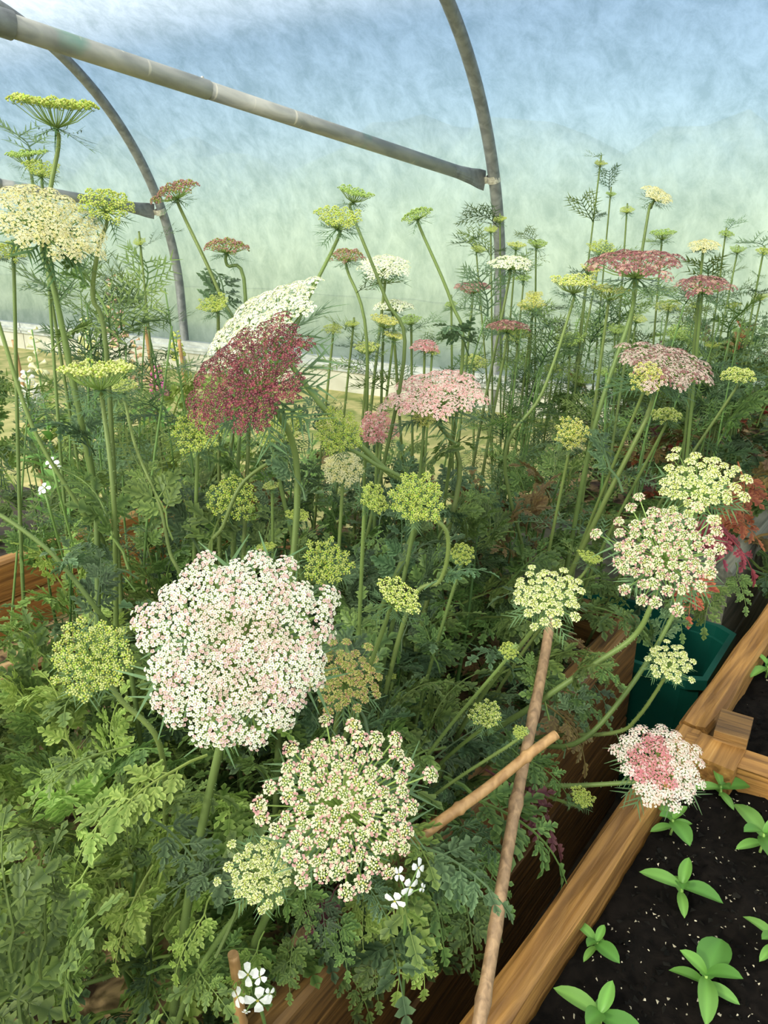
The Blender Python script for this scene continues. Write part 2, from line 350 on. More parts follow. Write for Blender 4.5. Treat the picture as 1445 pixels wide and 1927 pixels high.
# bed on the left with the warm board
bedl = thing('raised_bed', bw(0,.95), 'low wooden bed with a sunlit orange back board and straw', 'raised bed')
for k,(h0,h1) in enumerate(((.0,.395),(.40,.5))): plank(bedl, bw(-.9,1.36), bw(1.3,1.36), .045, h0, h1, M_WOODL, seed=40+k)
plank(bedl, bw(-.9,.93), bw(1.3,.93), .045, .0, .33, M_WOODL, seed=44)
soil(bedl, -.9, 1.3, .97, 1.36, .29, M_MULCH, .02)
# back bed on the right
bedb = thing('raised_bed', bw(A_END+.35,0), 'grey weathered wooden bed behind, full of tall flowers', 'raised bed')
for k,(h0,h1) in enumerate(((.0,.245),(.25,.5))):
    plank(bedb, bw(A_END+.35,-.10), bw(A_END+2.6,-.10), .045, h0, h1, M_WOODG, seed=50+k)
    plank(bedb, bw(A_END+.35,-.055), bw(A_END+.35,.62), -.045, h0, h1, M_WOODG, seed=52+k)
soil(bedb, A_END+.35, A_END+2.6, -.055, .62, .42, M_MULCH, .015, .06)
# green trough
def trough(c, label):
    t = thing('plastic_trough', c, label, 'trough'); mb = MB(); rows = []
    for (sx, z) in ((.20,0),(.215,.34),(.235,.345),(.235,.37),(.222,.37),(.2,.04)):
        rows.append([mb.vert((sx*(1.0 if abs(math.cos(q))>abs(math.sin(q)) else 1)*max(-1,min(1,1.35*math.cos(q))), (sx-.09)*max(-1,min(1,1.35*math.sin(q))), z)) for q in [2*math.pi*k/28 for k in range(28)]])
    for i in range(len(rows)-1):
        for k in range(28): mb.f.append([rows[i][k], rows[i][(k+1)%28], rows[i+1][(k+1)%28], rows[i+1][k]])
    mb.f.append(rows[0][::-1]); mb.f.append(rows[-1]); link('tub', mb.mesh('tub', M_TEAL, False), t, None, basis(LD*-1, Vector((0,0,1))))
trough(bw(A_END+.17,.09,.0), 'dark teal plastic trough between the bed ends')

# ------------------------------------------------------------------ canes
def cane(p0, p1, r, mat, label, nodes=(.3,.7), name='bamboo_cane'):
    t = thing(name, p0, label, 'cane'); d = p1-p0; n = 40; mb = MB(); pts, rr = [], []
    sd = d.orthogonal().normalized()
    for i in range(n+1):
        x = i/n; k = r*(1-.15*x)
        for q in nodes: k += r*.28*math.exp(-((x-q)/.012)**2)
        pts.append(d*x + sd*.004*math.sin(x*9)*min(1, d.length)); rr.append(k)
    mb.tube(pts, rr, (1,1,1), 12); rot = None
    link('culm', mb.mesh('culm', mat, True), t)
    mb = MB(); e = d.normalized(); mb.tube([d-e*.0005, d+e*.0012], [r*.8]*2, (1,1,1), 12); link('cut_end', mb.mesh('cut_end', M_CANE), t)
c1 = P(1036,1160,1.0); c0 = P(893,1960,.77); cane(c0-(c1-c0)*.12, c1, .0075, M_CANEG, 'long weathered bamboo cane leaning across the dark gap', (.18,.31,.55,.76))
cane(P(760,1600,.83), P(1046,1383,.88), .0066, M_CANE, 'short pale bamboo stick lying diagonally against the long cane', (.35,.8))
stub = P(438,1797,.735); cane(Vector((stub.x+.004,stub.y+.004,.41)), stub, .0062, M_CANE, 'upright cane stub with a sawn top beside white flowers', (.6,))
cane(PH(520,1800,.45), P(582,1745,.82), .006, M_CANEG, 'brown cane piece half hidden under the leaves', (.4,))
for px, y0, y1, lb in ((24,640,760,'thin orange cane at the left edge among pale snapdragons'), (272,615,690,'thin orange cane standing left of the pink snapdragon'), (336,640,745,'thin orange cane standing right of the pink snapdragon')):
    q = P(px, y0, 3.0); cane(Vector((q.x+.03,q.y,0.0)), q, .008, M_CANE, lb, (.5,))

# ------------------------------------------------------------------ leaves
GREENS = {'blue': ((70,95,62),(104,130,90)), 'mid': ((82,109,54),(120,144,76)), 'light': ((124,154,68),(164,186,98)), 'crimson': ((140,46,66),(172,78,90)), 'red': ((150,60,52),(176,96,66)), 'plum': ((104,50,62),(128,80,80)), 'bronze': ((110,86,58),(130,110,66))}
def lobed(mb, o, d, n, Ln, wd, lobes, c1, c2):
    # one leaflet with blunt side lobes cut deep, folded and curled along its midrib; o base, d direction, n normal
    d = d.normalized(); s = d.cross(n).normalized(); curl = U(-.05,.32); fold = U(.05,.35)
    def pt(t, w_): return o+d*Ln*t+s*w_+n*(abs(w_)*fold-curl*Ln*t*t)
    mid = [mb.vert(pt(i/lobes, 0), c1) for i in range(lobes+1)]
    for sg in (1,-1):
        for i in range(lobes):
            t0, t1 = i/lobes, (i+1)/lobes; ww = wd*(.45+.75*math.sin(math.pi*(.12+.80*(i+.3)/lobes)))*U(.8,1.15)*(1-.35*(i == lobes-1))
            a = mb.vert(pt(t0+.10/lobes+.07, sg*ww*.52), c2); b = mb.vert(pt(t0+.62/lobes+.12, sg*ww), c2); c = mb.vert(pt(t0+.98/lobes+.10, sg*ww*.58), c2); e = mb.vert(pt(t1+.02, sg*ww*.20), c1)
            q = [mid[i], a, b, c, e, mid[i+1]]; mb.f.append(q if sg < 0 else q[::-1])
    a = mb.vert(pt(1.10, wd*.34), c2); b = mb.vert(pt(1.24, 0), c2); c = mb.vert(pt(1.10, -wd*.34), c2); mb.f.append([mid[-1], a, b, c])
def frond(kind, broad, pet, seed):
    # pinnate leaf along +Y, total blade length 1, normal +Z
    RND.seed(seed); mb = MB(); g1, g2 = GREENS[kind]; cs = lin([v*.95 for v in g2])
    ph, bend = U(0,6), U(.2,.5)
    def rp(t): return Vector((.05*math.sin(t*3+ph), t, .22*math.sin(t*1.7)-bend*t*t))
    n = 8; mb.tube([Vector((0,-pet,-.25*pet)), Vector((0,-pet*.5,-.06*pet))]+[rp(i/n) for i in range(n+1)], [.015,.015]+[.015-.010*i/n for i in range(n+1)], cs, 4, False)
    pairs = 5; wf = .25 if broad else .17
    for i in range(pairs):
        for sg in (1,-1):
            t = .02+.80*i/pairs+U(-.03,.03)+.03*sg; o = rp(t); tg = (rp(t+.05)-rp(t)).normalized(); nn = Vector((1,0,0)).cross(tg).normalized()
            Lp = (.50-.065*i)*U(.82,1.12)*(.85 if i == 0 else 1)
            an = math.radians(U(40,66)); d = (tg*math.cos(an)+Vector((sg,0,0))*math.sin(an)); d = (d+nn*U(-.45,.3)).normalized(); n2 = (nn-d*nn.dot(d)+Vector((U(-.4,.4),U(-.4,.4),0))).normalized(); n2 = (n2-d*n2.dot(d)).normalized()
            v = U(.88,1.1); c1 = lin([k*v*.94 for k in g1]); c2 = lin([k*v for k in g2]); sd = d.cross(n2).normalized()
            mb.ribbon([o, o+d*Lp*.3, o+d*Lp*.55], .010, sd, cs)
            if Lp > .27:
                for k, f in ((.20,.40),(.36,.34)):
                    for s2 in (1,-1): lobed(mb, o+d*Lp*k, d*.72+sd*s2*U(.6,.9)+n2*U(-.2,.1), n2, Lp*f, Lp*f*wf*1.25, 2, c1, c2)
                lobed(mb, o+d*Lp*.42, d, n2, Lp*.50, Lp*wf*.72, 3, c1, c2)
            else: lobed(mb, o+d*Lp*.15, d, n2, Lp*.75, Lp*wf*1.05, 3, c1, c2)
    lobed(mb, rp(.84), rp(1)-rp(.84), Vector((0,.3,1)).normalized(), .20, .075, 3, lin(g1), lin(g2))
    return mb
def feather(kind, seed):
    # finely divided stem leaf along +Y
    RND.seed(seed); mb = MB(); g1, g2 = GREENS[kind]; c = lin(g1); c2 = lin(g2)
    def rp(t): return Vector((.05*math.sin(t*4+seed), t, .15*t-.35*t*t))
    Z = Vector((0,0,1)); mb.ribbon([rp(i/6) for i in range(7)], .016, Vector((1,0,0)), c)
    for i in range(6):
        t = .12+.8*i/6; o = rp(t); Lp = .46*math.sin(math.pi*(.25+.65*i/6))+.05
        for sg in (1,-1):
            d = Vector((sg*.75,.75,U(-.25,.25))).normalized(); mb.ribbon([o, o+d*Lp*.5, o+d*Lp-Z*.03], .012, d.cross(Z).normalized(), c)
            for k in range(3):
                q = o+d*Lp*(.3+.25*k)
                for s2 in (1,-1):
                    e = (d*.8+d.cross(Z)*s2*.6+Z*U(-.2,.2)).normalized(); mb.ribbon([q, q+e*Lp*.22, q+e*Lp*.36], .013, e.cross(Z).normalized(), c2)
    return mb
LEAF = {}
for kd in ('blue','mid','light','red','plum','bronze','crimson'):
    nv = 5 if kd in ('blue','mid','light') else 2
    LEAF[kd] = [frond(kd, (kd != 'blue') or k % 2 == 0, .35, 100+7*k+len(kd)).mesh('leaf', M_LEAF) for k in range(nv)]
FEATH = {kd: [feather(kd, 50+k).mesh('fine_leaf', M_LEAF) for k in range(3)] for kd in ('blue','mid')}
RND.seed(11)
def put_leaf(parent, w, az, el, size, mesh, roll=0.0, name='leaf'):
    d = Vector((math.cos(az)*math.cos(el), math.sin(az)*math.cos(el), math.sin(el)))
    z = Vector((0,0,1)); z = (z-d*z.dot(d))
    if z.length < .05: z = Vector((-math.cos(az),-math.sin(az),0))
    z.normalize(); z = Quaternion(d, roll) @ z; x = d.cross(z)
    return link(name, mesh, parent, w-parent.location, basis(x, z), size)
def depth(w): return (w-CAM).dot(FWD)
def cleared(w):                                                    # places in the beds kept free of leaves: over the gap, past the left plank, round the cane stub
    a, b = (w-O0).dot(AD), (w-O0).dot(LD)
    return (b < -.05 and a > .25 and a < A_END+.3) or (b > .74 and .05 < a < .80) or (Vector((w.x-stub.x, w.y-stub.y)).length < .075 and w.z > stub.z-.06)

def leafy(base, hgt, n, kinds, size, label, group, spread=.10, e_hi=60, e_lo=-35):
    t = thing('leafy_plant', base, label, 'plant', group); mb = MB()
    top = Vector((U(-.05,.05), U(-.05,.05), hgt)); pts = catmull([Vector((0,0,-.02)), top*.5+Vector((U(-.03,.03),U(-.03,.03),0)), top], 5)
    g = lin((74,104,52)); mb.tube(pts, [.0045-.003*i/(len(pts)-1) for i in range(len(pts))], g, 6); link('stem', mb.mesh('stem', M_STEM, True), t)
    for i in range(n):
        x = (i+U(0,.9))/n; q = pts[min(len(pts)-1, int(x*(len(pts)-1)))]
        az = i*2.4+U(-.5,.5); el = math.radians(e_lo+(e_hi-e_lo)*x+U(-18,18)); sz = size*U(.75,1.25)*(1-.25*x)
        off = Vector((math.cos(az),math.sin(az),0))*(.35*sz*math.cos(el)+U(0,spread)*(1-x*.5))
        wpos = base+q+off+Vector((0,0,.2*sz))
        if depth(wpos) < .52 or cleared(wpos) or cleared(wpos+Vector((math.cos(az),math.sin(az),.2))*sz*.6): continue
        kd = RND.choice(kinds); put_leaf(t, wpos, az+U(-.3,.3), el, sz, RND.choice(LEAF[kd]), U(-.4,.4))
    return t
GRP = 'ferny leafed plants filling the flower bed'
n_pl = 0
def canopy(a0, a1, b0, b1, step, fn):
    a = a0
    while a < a1:
        b = b0
        while b < b1:
            fn(a+U(-.4,.4)*step, b+U(-.4,.4)*step); b += step
        a += step
def pl_front(a, b):
    base = bw(a, min(max(b,.06 if a < .35 else .17),.84), .42)
    left = b > .28 and a < .25
    hgt = .30 if a < -.05 else .38
    if depth(base+Vector((0,0,hgt))) < .55: hgt = .12
    kinds = ['light','light','mid'] if a < .12 and b > .1 else (['blue','mid','mid'] if a < .6 else ['blue','blue','mid','bronze'] if b > .2 else ['blue','mid','mid','mid','bronze'])
    leafy(base, hgt+U(-.05,.05), 28, kinds, .122, 'light green ferny plant in the front of the flower bed' if a < .12 else 'dark green ferny plant crowding the middle of the flower bed', GRP if a < .12 else GRP+' middle')
canopy(-.32, A_END-.05, .07, .85, .165, pl_front)
def pl_back(a, b):
    leafy(bw(a, b, .42), .40+U(-.08,.12), 15, ['blue','mid','mid','bronze'] if b > .25 or RND.random() < .7 else ['mid','bronze','red'], .20, 'ferny plant in the grey bed behind', 'ferny plants in the grey bed', .14)
canopy(A_END+.42, A_END+2.3, -.0, .50, .27, pl_back)
def pl_left(a, b):
    if RND.random() < .08: return
    leafy(bw(a, b, .29), .42+U(-.1,.1), 12, ['blue','mid','light'], .18, 'ferny plant growing along the left bed', 'ferny plants in the left bed', .12)
canopy(.62, 1.1, 1.03, 1.3, .22, pl_left)
def pl_far(a, b):
    leafy(bw(a, b, .0), .58+U(-.14,.12), 20, ['mid','light','mid'], .24, 'bushy green plant behind the left bed', 'bushy plants behind the left bed', .16)
canopy(.3, 1.4, 1.5, 2.8, .36, pl_far)
# overhanging plants on the flower bed's plank, with hand-placed sprays
t = thing('leafy_plant', bw(.1,.04,.45), 'plant whose green sprays hang down over the bed plank', 'plant')
for (x0,y0,x1,y1,z,kd) in ((735,1700,748,1890,.86,'light'),(800,1600,975,1690,.80,'blue'),(790,1620,850,1800,.9,'mid'),(870,1690,905,1840,.95,'mid'),(680,1680,690,1800,.85,'light'),(905,1500,1080,1640,.92,'mid'),(960,1480,1075,1590,.98,'plum'),
        (300,1560,420,1690,.72,'blue'),(330,1450,180,1560,.70,'light'),(250,1480,120,1640,.70,'light'),(200,1420,60,1500,.72,'mid'),(440,1620,300,1700,.70,'blue'),(560,1680,600,1760,.8,'mid'),(620,1690,575,1770,.82,'plum'),(150,1650,60,1780,.74,'light'),(260,1680,200,1830,.74,'light'),(380,1720,330,1850,.76,'light'),(110,1760,150,1900,.78,'light'),
        (700,1760,720,1900,.84,'mid'),(640,1720,650,1840,.82,'mid'),(820,1640,830,1760,.9,'mid'),(560,1760,540,1880,.80,'mid'),(770,1740,800,1880,.88,'light'),(600,1700,620,1800,.80,'blue'),(860,1560,960,1620,.94,'blue'),(900,1600,960,1720,.98,'mid'),(980,1420,1080,1500,1.02,'mid'),(1060,1300,1150,1360,1.15,'mid'),(1040,1340,1120,1440,1.12,'bronze'),(1100,1240,1180,1290,1.25,'mid'),(480,1790,440,1900,.76,'light'),(670,1650,740,1740,.80,'blue')):
    p0, p1 = P(x0,y0,z), P(x1,y1,z*.97); d = p1-p0; put_leaf(t, p0, math.atan2(d.y,d.x), math.asin(d.normalized().z), d.length*1.05, RND.choice(LEAF[kd]), 0)
t = thing('leafy_plant', bw(A_END+.45,-.02,.42), 'crimson and scarlet leafed plant drooping over the teal trough', 'plant')
for (x0,y0,x1,y1,z,kd) in ((1330,970,1415,1090,1.55,'crimson'),(1300,985,1370,1060,1.6,'crimson'),(1395,900,1405,1000,1.6,'red'),(1350,960,1440,1020,1.65,'red'),(1310,1080,1300,1170,1.5,'red'),(1270,1120,1290,1200,1.5,'mid'),(1340,1100,1330,1190,1.6,'mid'),(1390,1080,1400,1150,1.7,'mid')):
    p0, p1 = P(x0,y0,z), P(x1,y1,z*.97); d = p1-p0; put_leaf(t, p0, math.atan2(d.y,d.x), math.asin(d.normalized().z), d.length*1.05, RND.choice(LEAF[kd]), 0)
# red-leaved plants on the right
for (px,py,z,lb) in ((1250,790,2.0,'rust leafed plant under the speckled cap umbel'), (1215,640,2.3,'small coral leafed plant among far stems')):
    q = P(px,py,z); leafy(Vector((q.x,q.y,.42)), max(.15,q.z-.45), 12, ['red','plum'], .11, lb, None, .05)

# ------------------------------------------------------------------ umbel flowers
PAL = {  # petal, second petal, bud, style
 'WP': ((246,240,226),(230,188,190),(188,196,104),'open'), 'W': ((250,248,232),(238,240,200),(204,212,132),'open'), 'C': ((238,230,186),(224,212,150),(206,204,128),'open'),
 'CP': ((240,236,200),(216,166,164),(206,210,132),'cluster'), 'CY': ((242,240,192),(226,230,150),(210,218,112),'cluster'), 'OC': ((216,208,128),(204,160,124),(190,194,88),'cluster'),
 'L': ((206,214,120),(182,198,90),(184,202,86),'lime'), 'LC': ((222,226,150),(200,212,110),(190,206,96),'lime'), 'G': ((186,208,120),(150,180,86),(146,176,84),'lime'), 'Y': ((232,228,150),(216,216,112),(206,208,96),'lime'),
 'M': ((88,24,42),(122,46,62),(214,170,156),'open'), 'P': ((242,208,202),(228,172,172),(186,130,110),'open'), 'PD': ((222,142,150),(238,190,190),(150,90,80),'open'), 'PW': ((248,236,226),(240,206,200),(220,190,160),'open'),
 'WQ': ((240,222,210),(228,194,190),(176,178,96),'open'),
 'B': ((214,190,178),(150,104,102),(112,80,72),'open'), 'MP': ((148,84,96),(200,150,142),(132,140,72),'open'), 'R': ((184,136,122),(196,182,124),(152,162,82),'lime')}
def perp(n):
    a = n.orthogonal().normalized(); return a, n.cross(a)
def bud(mb, c, n, r, col):
    a, b = perp(n); i = [mb.vert(c+n*r, col)]+[mb.vert(c+(a*math.cos(k*math.pi/2)+b*math.sin(k*math.pi/2))*r, col) for k in range(4)]+[mb.vert(c-n*r, col)]
    for k in range(4): mb.f.append([i[0], i[1+k], i[1+(k+1)%4]]); mb.f.append([i[5], i[1+(k+1)%4], i[1+k]])
def floret(mb, c, n, r, col, cen, cup=.25, np_=5):
    a, b = perp(n); ph = U(0,6)
    for k in range(np_):
        t = ph+2*math.pi*k/np_; d = a*math.cos(t)+b*math.sin(t); s = n.cross(d); rr = r*U(.8,1.15)
        mb.face([c+d*r*.12, c+d*rr*.62-s*rr*.42+n*rr*cup, c+d*rr+n*rr*cup*.6, c+d*rr*.62+s*rr*.42+n*rr*cup], col)
    bud(mb, c+n*r*.12, n, r*.24, cen)
def umbellet(key, detail=1.0, seed=0):
    # unit radius umbellet, facing +Z, origin at its ray's end
    RND.seed(seed*13+5); pt, p2, bd, style = PAL[key]; mb = MB(); Z = Vector((0,0,1)); n = max(5, int({'open':28,'cluster':34,'lime':22}[style]*detail))
    for i in range(n):
        r = math.sqrt((i+.4)/n); t = i*2.39996+U(-.2,.2); c = Vector((r*math.cos(t), r*math.sin(t), (.75 if style == 'lime' else .34)*(1-r*r)+U(-.05,.05))); nn = (Z+Vector((c.x,c.y,0))*.7).normalized()
        v = U(.93,1.04); col = lin([min(255,k*v) for k in (pt if RND.random() < .72 else p2)]); cb_ = lin([k*U(.9,1.05) for k in bd])
        sz = (1/math.sqrt(n))
        if style == 'open': floret(mb, c, nn, sz*U(.9,1.15), col, cb_)
        elif style == 'cluster':
            if r < .62: bud(mb, c, nn, sz*.88, cb_ if RND.random() < .55 else lin(pt))
            else: floret(mb, c, nn, sz*U(1.15,1.4), lin(pt) if RND.random() < .7 else lin(p2), lin(p2), .35)
        else:
            bud(mb, c, nn, sz*U(.85,1.1), col if RND.random() < .6 else cb_)
    g = lin((120,150,80))
    for k in range(int(8*detail)):
        t = 6.283*k/(8*detail)+U(-.2,.2); d = Vector((math.cos(t),math.sin(t),0)); mb.ribbon([d*.1-Z*.25, d*.7-Z*.12, d*U(1.15,1.5)+Z*U(-.1,.2)], .045, Vector((-d.y,d.x,0)), g)
    gd = lin((150,170,96))
    for k in range(7):
        t = 6.283*k/7; d = Vector((math.cos(t),math.sin(t),0)); mb.ribbon([-Z*.3, d*.7+Z*.05], .05, Vector((-d.y,d.x,0)), gd)
    return mb
_U = {}
def umb(key, detail, seed):
    k = (key, detail, seed)
    if k not in _U: _U[k] = umbellet(*k)
    return _U[k]
_UM = {}
def umb_mesh(key, detail, seed):
    k = (key, detail, seed)
    if k not in _UM: _UM[k] = umb(*k).mesh('umbellet', M_PETAL)
    return _UM[k]
DOME = {'open': .16, 'cluster': .10, 'lime': -.06}
def spots(N, style, seed, dome, stray):
    r_ = random.Random(seed); out = []
    ph = r_.uniform(0,6)
    for i in range(N):
        r = math.sqrt((i+.35)/N); t = i*2.39996+ph
        r *= 1+.07*math.sin(t*3+ph)+.05*math.sin(t*7+2*ph)+r_.uniform(-.04,.04)
        if stray and r > .86: r *= r_.choice((1,1.0,1.06,1.22))
        out.append((Vector((r*math.cos(t), r*math.sin(t), -dome*r*r+r_.uniform(-.035,.035)*(1.8 if style == 'lime' else 1))), r))
    return out
def rays(mb, sp, D, rad, col):
    for c, r in sp:
        m = Vector((c.x*.55, c.y*.55, -D*.62+c.z*.4)); mb.tube([Vector((0,0,-D)), m, c-Vector((0,0,.01))], [rad*1.3, rad, rad*.8], col, 3, False)
def bracts(mb, D, n, ln, seed):
    r_ = random.Random(seed); col = lin((84,112,72)); Z = Vector((0,0,1))
    for k in range(n):
        t = 6.283*k/n+r_.uniform(-.2,.2); d = Vector((math.cos(t),math.sin(t),0)); s = Vector((-d.y,d.x,0)); L_ = ln*r_.uniform(.7,1.2); lift = r_.uniform(-.5,.35)
        p = lambda x: d*L_*x*(1-.2*x)+Z*(-D-.10*math.sin(x*3)*L_+lift*L_*x*x)
        mb.ribbon([p(0), p(.3), p(.6), p(1)], .034, s, col)
        for x in (.35,.5,.65,.8):
            for sg in (1,-1):
                q = p(x); e = (d+s*sg*.8+Z*r_.uniform(-.3,.1)).normalized(); mb.ribbon([q, q+e*L_*.18, q+e*L_*.34-Z*.02], .024, e.cross(Z).normalized(), col)
_J = {}
def joined(key, v):
    # whole head of unit radius as three meshes: rays, florets, bracts
    if (key, v) in _J: return _J[(key, v)]
    style = PAL[key][3]; N = {'open':38,'cluster':34,'lime':36}[style]; dome = [DOME[style], -.12, .3][v % 3] if style == 'lime' else DOME[style]+.06*v
    sp = spots(N, style, v*31+len(key), dome, style == 'cluster'); ru = {'open':1.12,'cluster':.80,'lime':.95}[style]/math.sqrt(N)
    a = MB(); rays(a, sp, .5, .017, lin((140,164,86))); b = MB()
    for i,(c,r) in enumerate(sp):
        nn = Vector((c.x*dome*2, c.y*dome*2, 1)).normalized(); M = Matrix.Translation(c) @ basis(Vector((math.cos(i),math.sin(i),0)), nn).to_matrix().to_4x4() @ Matrix.Scale(ru*random.Random(i).uniform(.85,1.15), 4); b.add(umb(key, .6, i % 2), M)
    c_ = MB(); bracts(c_, .48, 13, 1.25, v)
    _J[(key, v)] = (a.mesh('rays', M_STEM), b.mesh('florets', M_PETAL), c_.mesh('bracts', M_STEM)); return _J[(key, v)]

def flower(px, py, wpx, z, n, key, label, near=0, way=(), group=None, v=None, alt=None, base=None, leaves=2):
    R = wpx*z/F/2; C = P(px, py, z); nw = cdir(n, px, py); D = .5*R; apex = C-nw*D
    a = (C-O0).dot(AD); b = (C-O0).dot(LD)
    if base is None:
        if a > A_END+.1: base = bw(a+U(-.12,.04), min(max(b+U(-.05,.05),-.04),.56), .42)
        else: base = bw(min(a+U(-.10,.05), A_END-.1), min(max(b+U(-.04,.04),.08),.8) if b < 1.0 else b, .42 if b < 1.0 else .29)
    t = thing('umbel_flower', base, label, 'flower', group)
    # stem
    pts = [apex, apex-nw*min(.018,R*.4)-Vector((0,0,.004))]
    zz = z
    for q in way:
        q = P(q[0], q[1], q[2] if len(q) > 2 else zz+.02)
        if (q-apex).length > max(.05, .9*R): pts.append(q)
    last = pts[-1]
    if last.z-.1 > base.z: pts.append(last.lerp(base, .55)+Vector((0,0,.05)))
    pts.append(base)
    cp = [p-base for p in catmull(pts, 6)]; rt = .0014+.021*R; m = len(cp); rr = [rt*(1+.75*i/m) for i in range(m)]
    mb = MB(); g1, g2 = lin((116,134,70)), lin((78,94,50)); mb.tube(cp, rr, lambda x: tuple(g1[k]*(1-x)+g2[k]*x for k in range(3)), 7)
    if z < 1.05:
        gh = lin((150,172,120))
        for i in range(260):
            k = RND.randrange(m-1); q = cp[k].lerp(cp[k+1], RND.random()); d = Vector((U(-1,1),U(-1,1),U(-1,1))); ax = (cp[k+1]-cp[k]).normalized(); d = (d-ax*d.dot(ax)).normalized()
            o = q+d*rr[k]*.9; mb.face([o-ax*.0003, o+ax*.0003, o+d*.0022], gh)
    link('stem', mb.mesh('stem', M_STEM, True), t)
    rot = basis(Vector((math.cos(px),math.sin(px),.3)), nw)
    if near:
        style = PAL[key][3]; dome = DOME[style]; sp = spots(near, style, int(px), dome, style == 'cluster'); ru = {'open':1.16,'cluster':.84,'lime':.98}[style]/math.sqrt(near)
        mr = MB(); rays(mr, sp, .5, .013, lin((140,164,86))); hd = link('flower_head', mr.mesh('rays', M_STEM), t, C-base, rot, R)
        for i,(c,r) in enumerate(sp):
            kk = key
            if alt and alt[1](c, r, rot @ c): kk = alt[0]
            nn = Vector((c.x*dome*2.5, c.y*dome*2.5, 1)).normalized()
            link('umbellet', umb_mesh(kk, 1.0, i % 3), hd, c, basis(Vector((math.cos(i*1.7),math.sin(i*1.7),0)), nn), ru*U(.85,1.15)*(1.06 if r > .8 else 1))
        mb = MB(); bracts(mb, .48, 14, 1.2, int(px)); link('bracts', mb.mesh('bracts', M_STEM), hd)
    else:
        ja, jb, jc = joined(key, (int(px)+int(py)) % 3 if v is None else v)
        hd = link('flower_head', ja, t, C-base, rot, R); link('florets', jb, hd); link('bracts', jc, hd)
    for k in range(leaves):
        i = int(m*(U(.45,.9) if z < 1.2 else U(.25,.8))); q = cp[i]+base; 
        if depth(q) > .6: put_leaf(t, q, U(0,6.28), math.radians(U(0,50)), U(.06,.12), RND.choice(FEATH[RND.choice(('blue','mid'))] if z > 1.1 else LEAF[RND.choice(('blue','mid'))]), U(-.5,.5))
    return t
RND.seed(21)
FC = (0,.45,.9)
flower(447,1208,362,.62,(-.05,.12,.98),'WP','huge open white and blush umbel facing the viewer', 85, alt=('WQ', lambda c,r,w: r < .55 and math.sin(c.x*9+c.y*5) > -.3))
flower(647,1512,296,.62,(.05,.10,.99),'CP','large cream umbel of separate pink-edged clusters below the huge white one', 80)
flower(490,1640,125,.66,(0,.2,.97),'CY','lime and cream umbel tucked at the lower side of the pink-edged one', 42)
flower(650,1272,140,.76,(.1,.4,.9),'OC','olive-yellow clustered umbel peeping from behind the huge white one', 48)
flower(172,1238,146,.70,(-.1,.15,.97),'LC','tight pale green round umbel at the left beside the orange board', 46, way=[(230,1320,.74),(300,1400,.76),(310,1560,.82)])
flower(1030,1115,130,.86,(0,.6,.8),'CY','cream clustered umbel right above the top of the long cane', 46)
flower(1250,1035,200,.86,(0,.38,.92),'CP','cream umbel with pink-rimmed clusters on an arching hairy stem, far right', 62, way=[(1225,1140,.9),(1190,1200,.92),(1110,1255,.94),(1000,1330,.97)])
flower(1318,905,150,.97,(0,.62,.78),'CY','starry cream umbel above the pink-rimmed one, near crimson leaves', 44, way=[(1290,1060,1.02),(1270,1150,1.04),(1180,1300,1.06),(1080,1400,1.08)])
flower(1245,1432,160,.95,(.15,.5,.85),'PW','half pink half white umbel hanging above the seedling bed', 60, way=[(1180,1470,1.0),(1090,1478,1.02),(1010,1478,1.04)], alt=('PD', lambda c,r,w: w.x < .25 and r < .72))
flower(1262,1243,88,.98,(.1,.6,.78),'CY','smaller cream umbel over the dark gap beside the corner post', 30, way=[(1255,1300,1.02),(1200,1350,1.05),(1150,1380,1.08)])
flower(455,695,262,.80,(-.52,.62,.58),'M','drooping deep maroon umbel against a white one', 62, way=[(540,790,.86),(560,900,.9)])
flower(482,588,235,.93,(-.52,.80,.30),'W','tilted white umbel directly behind the maroon one', 48, way=[(540,695,.95),(615,775,.97),(720,880,1.0),(790,960,1.03)])
flower(815,728,180,1.1,(-.15,.85,.42),'P','broad pale pink umbel in the middle of the bed', 50, way=[(830,800,1.12),(865,900,1.16)])
flower(95,402,205,.86,(.30,.78,.52),'C','broad creamy umbel cut by the left edge', 56, way=[(105,560,.9),(150,780,.95),(180,950,1.0)])
flower(1255,675,175,1.12,(.22,.90,.36),'B','brown and white speckled umbel like a flat cap, right', 48, way=[(1210,800,1.15),(1130,960,1.2)])
flower(1200,482,162,1.25,(0,.97,.22),'MP','wine-pink flat umbel seen from the side, tallest in the right clump', 40, way=[(1185,600,1.27),(1120,800,1.3)])
flower(103,200,150,1.0,(.06,.98,.0),'L','tall lime umbel on a straight stem high at top left', 40, way=[(93,300,1.02),(90,420,1.03),(120,640,1.06)])
flower(637,815,88,.9,(.1,.35,.93),'L','yellow-green round umbel left of the dusky pink tuft', 34, way=[(700,870,.93),(780,960,.96)])
flower(785,938,100,.82,(.15,.3,.93),'L','bright yellow-green umbel facing the viewer in the bed centre', 36, way=[(840,1000,.85),(830,1090,.88),(770,1140,.9)])
flower(530,808,98,.95,(-.35,.72,.6),'LC','tilted cream-green umbel just below the maroon one', 34, way=[(500,860,.96),(460,905,.97),(420,990,.98),(395,1060,1.0)])
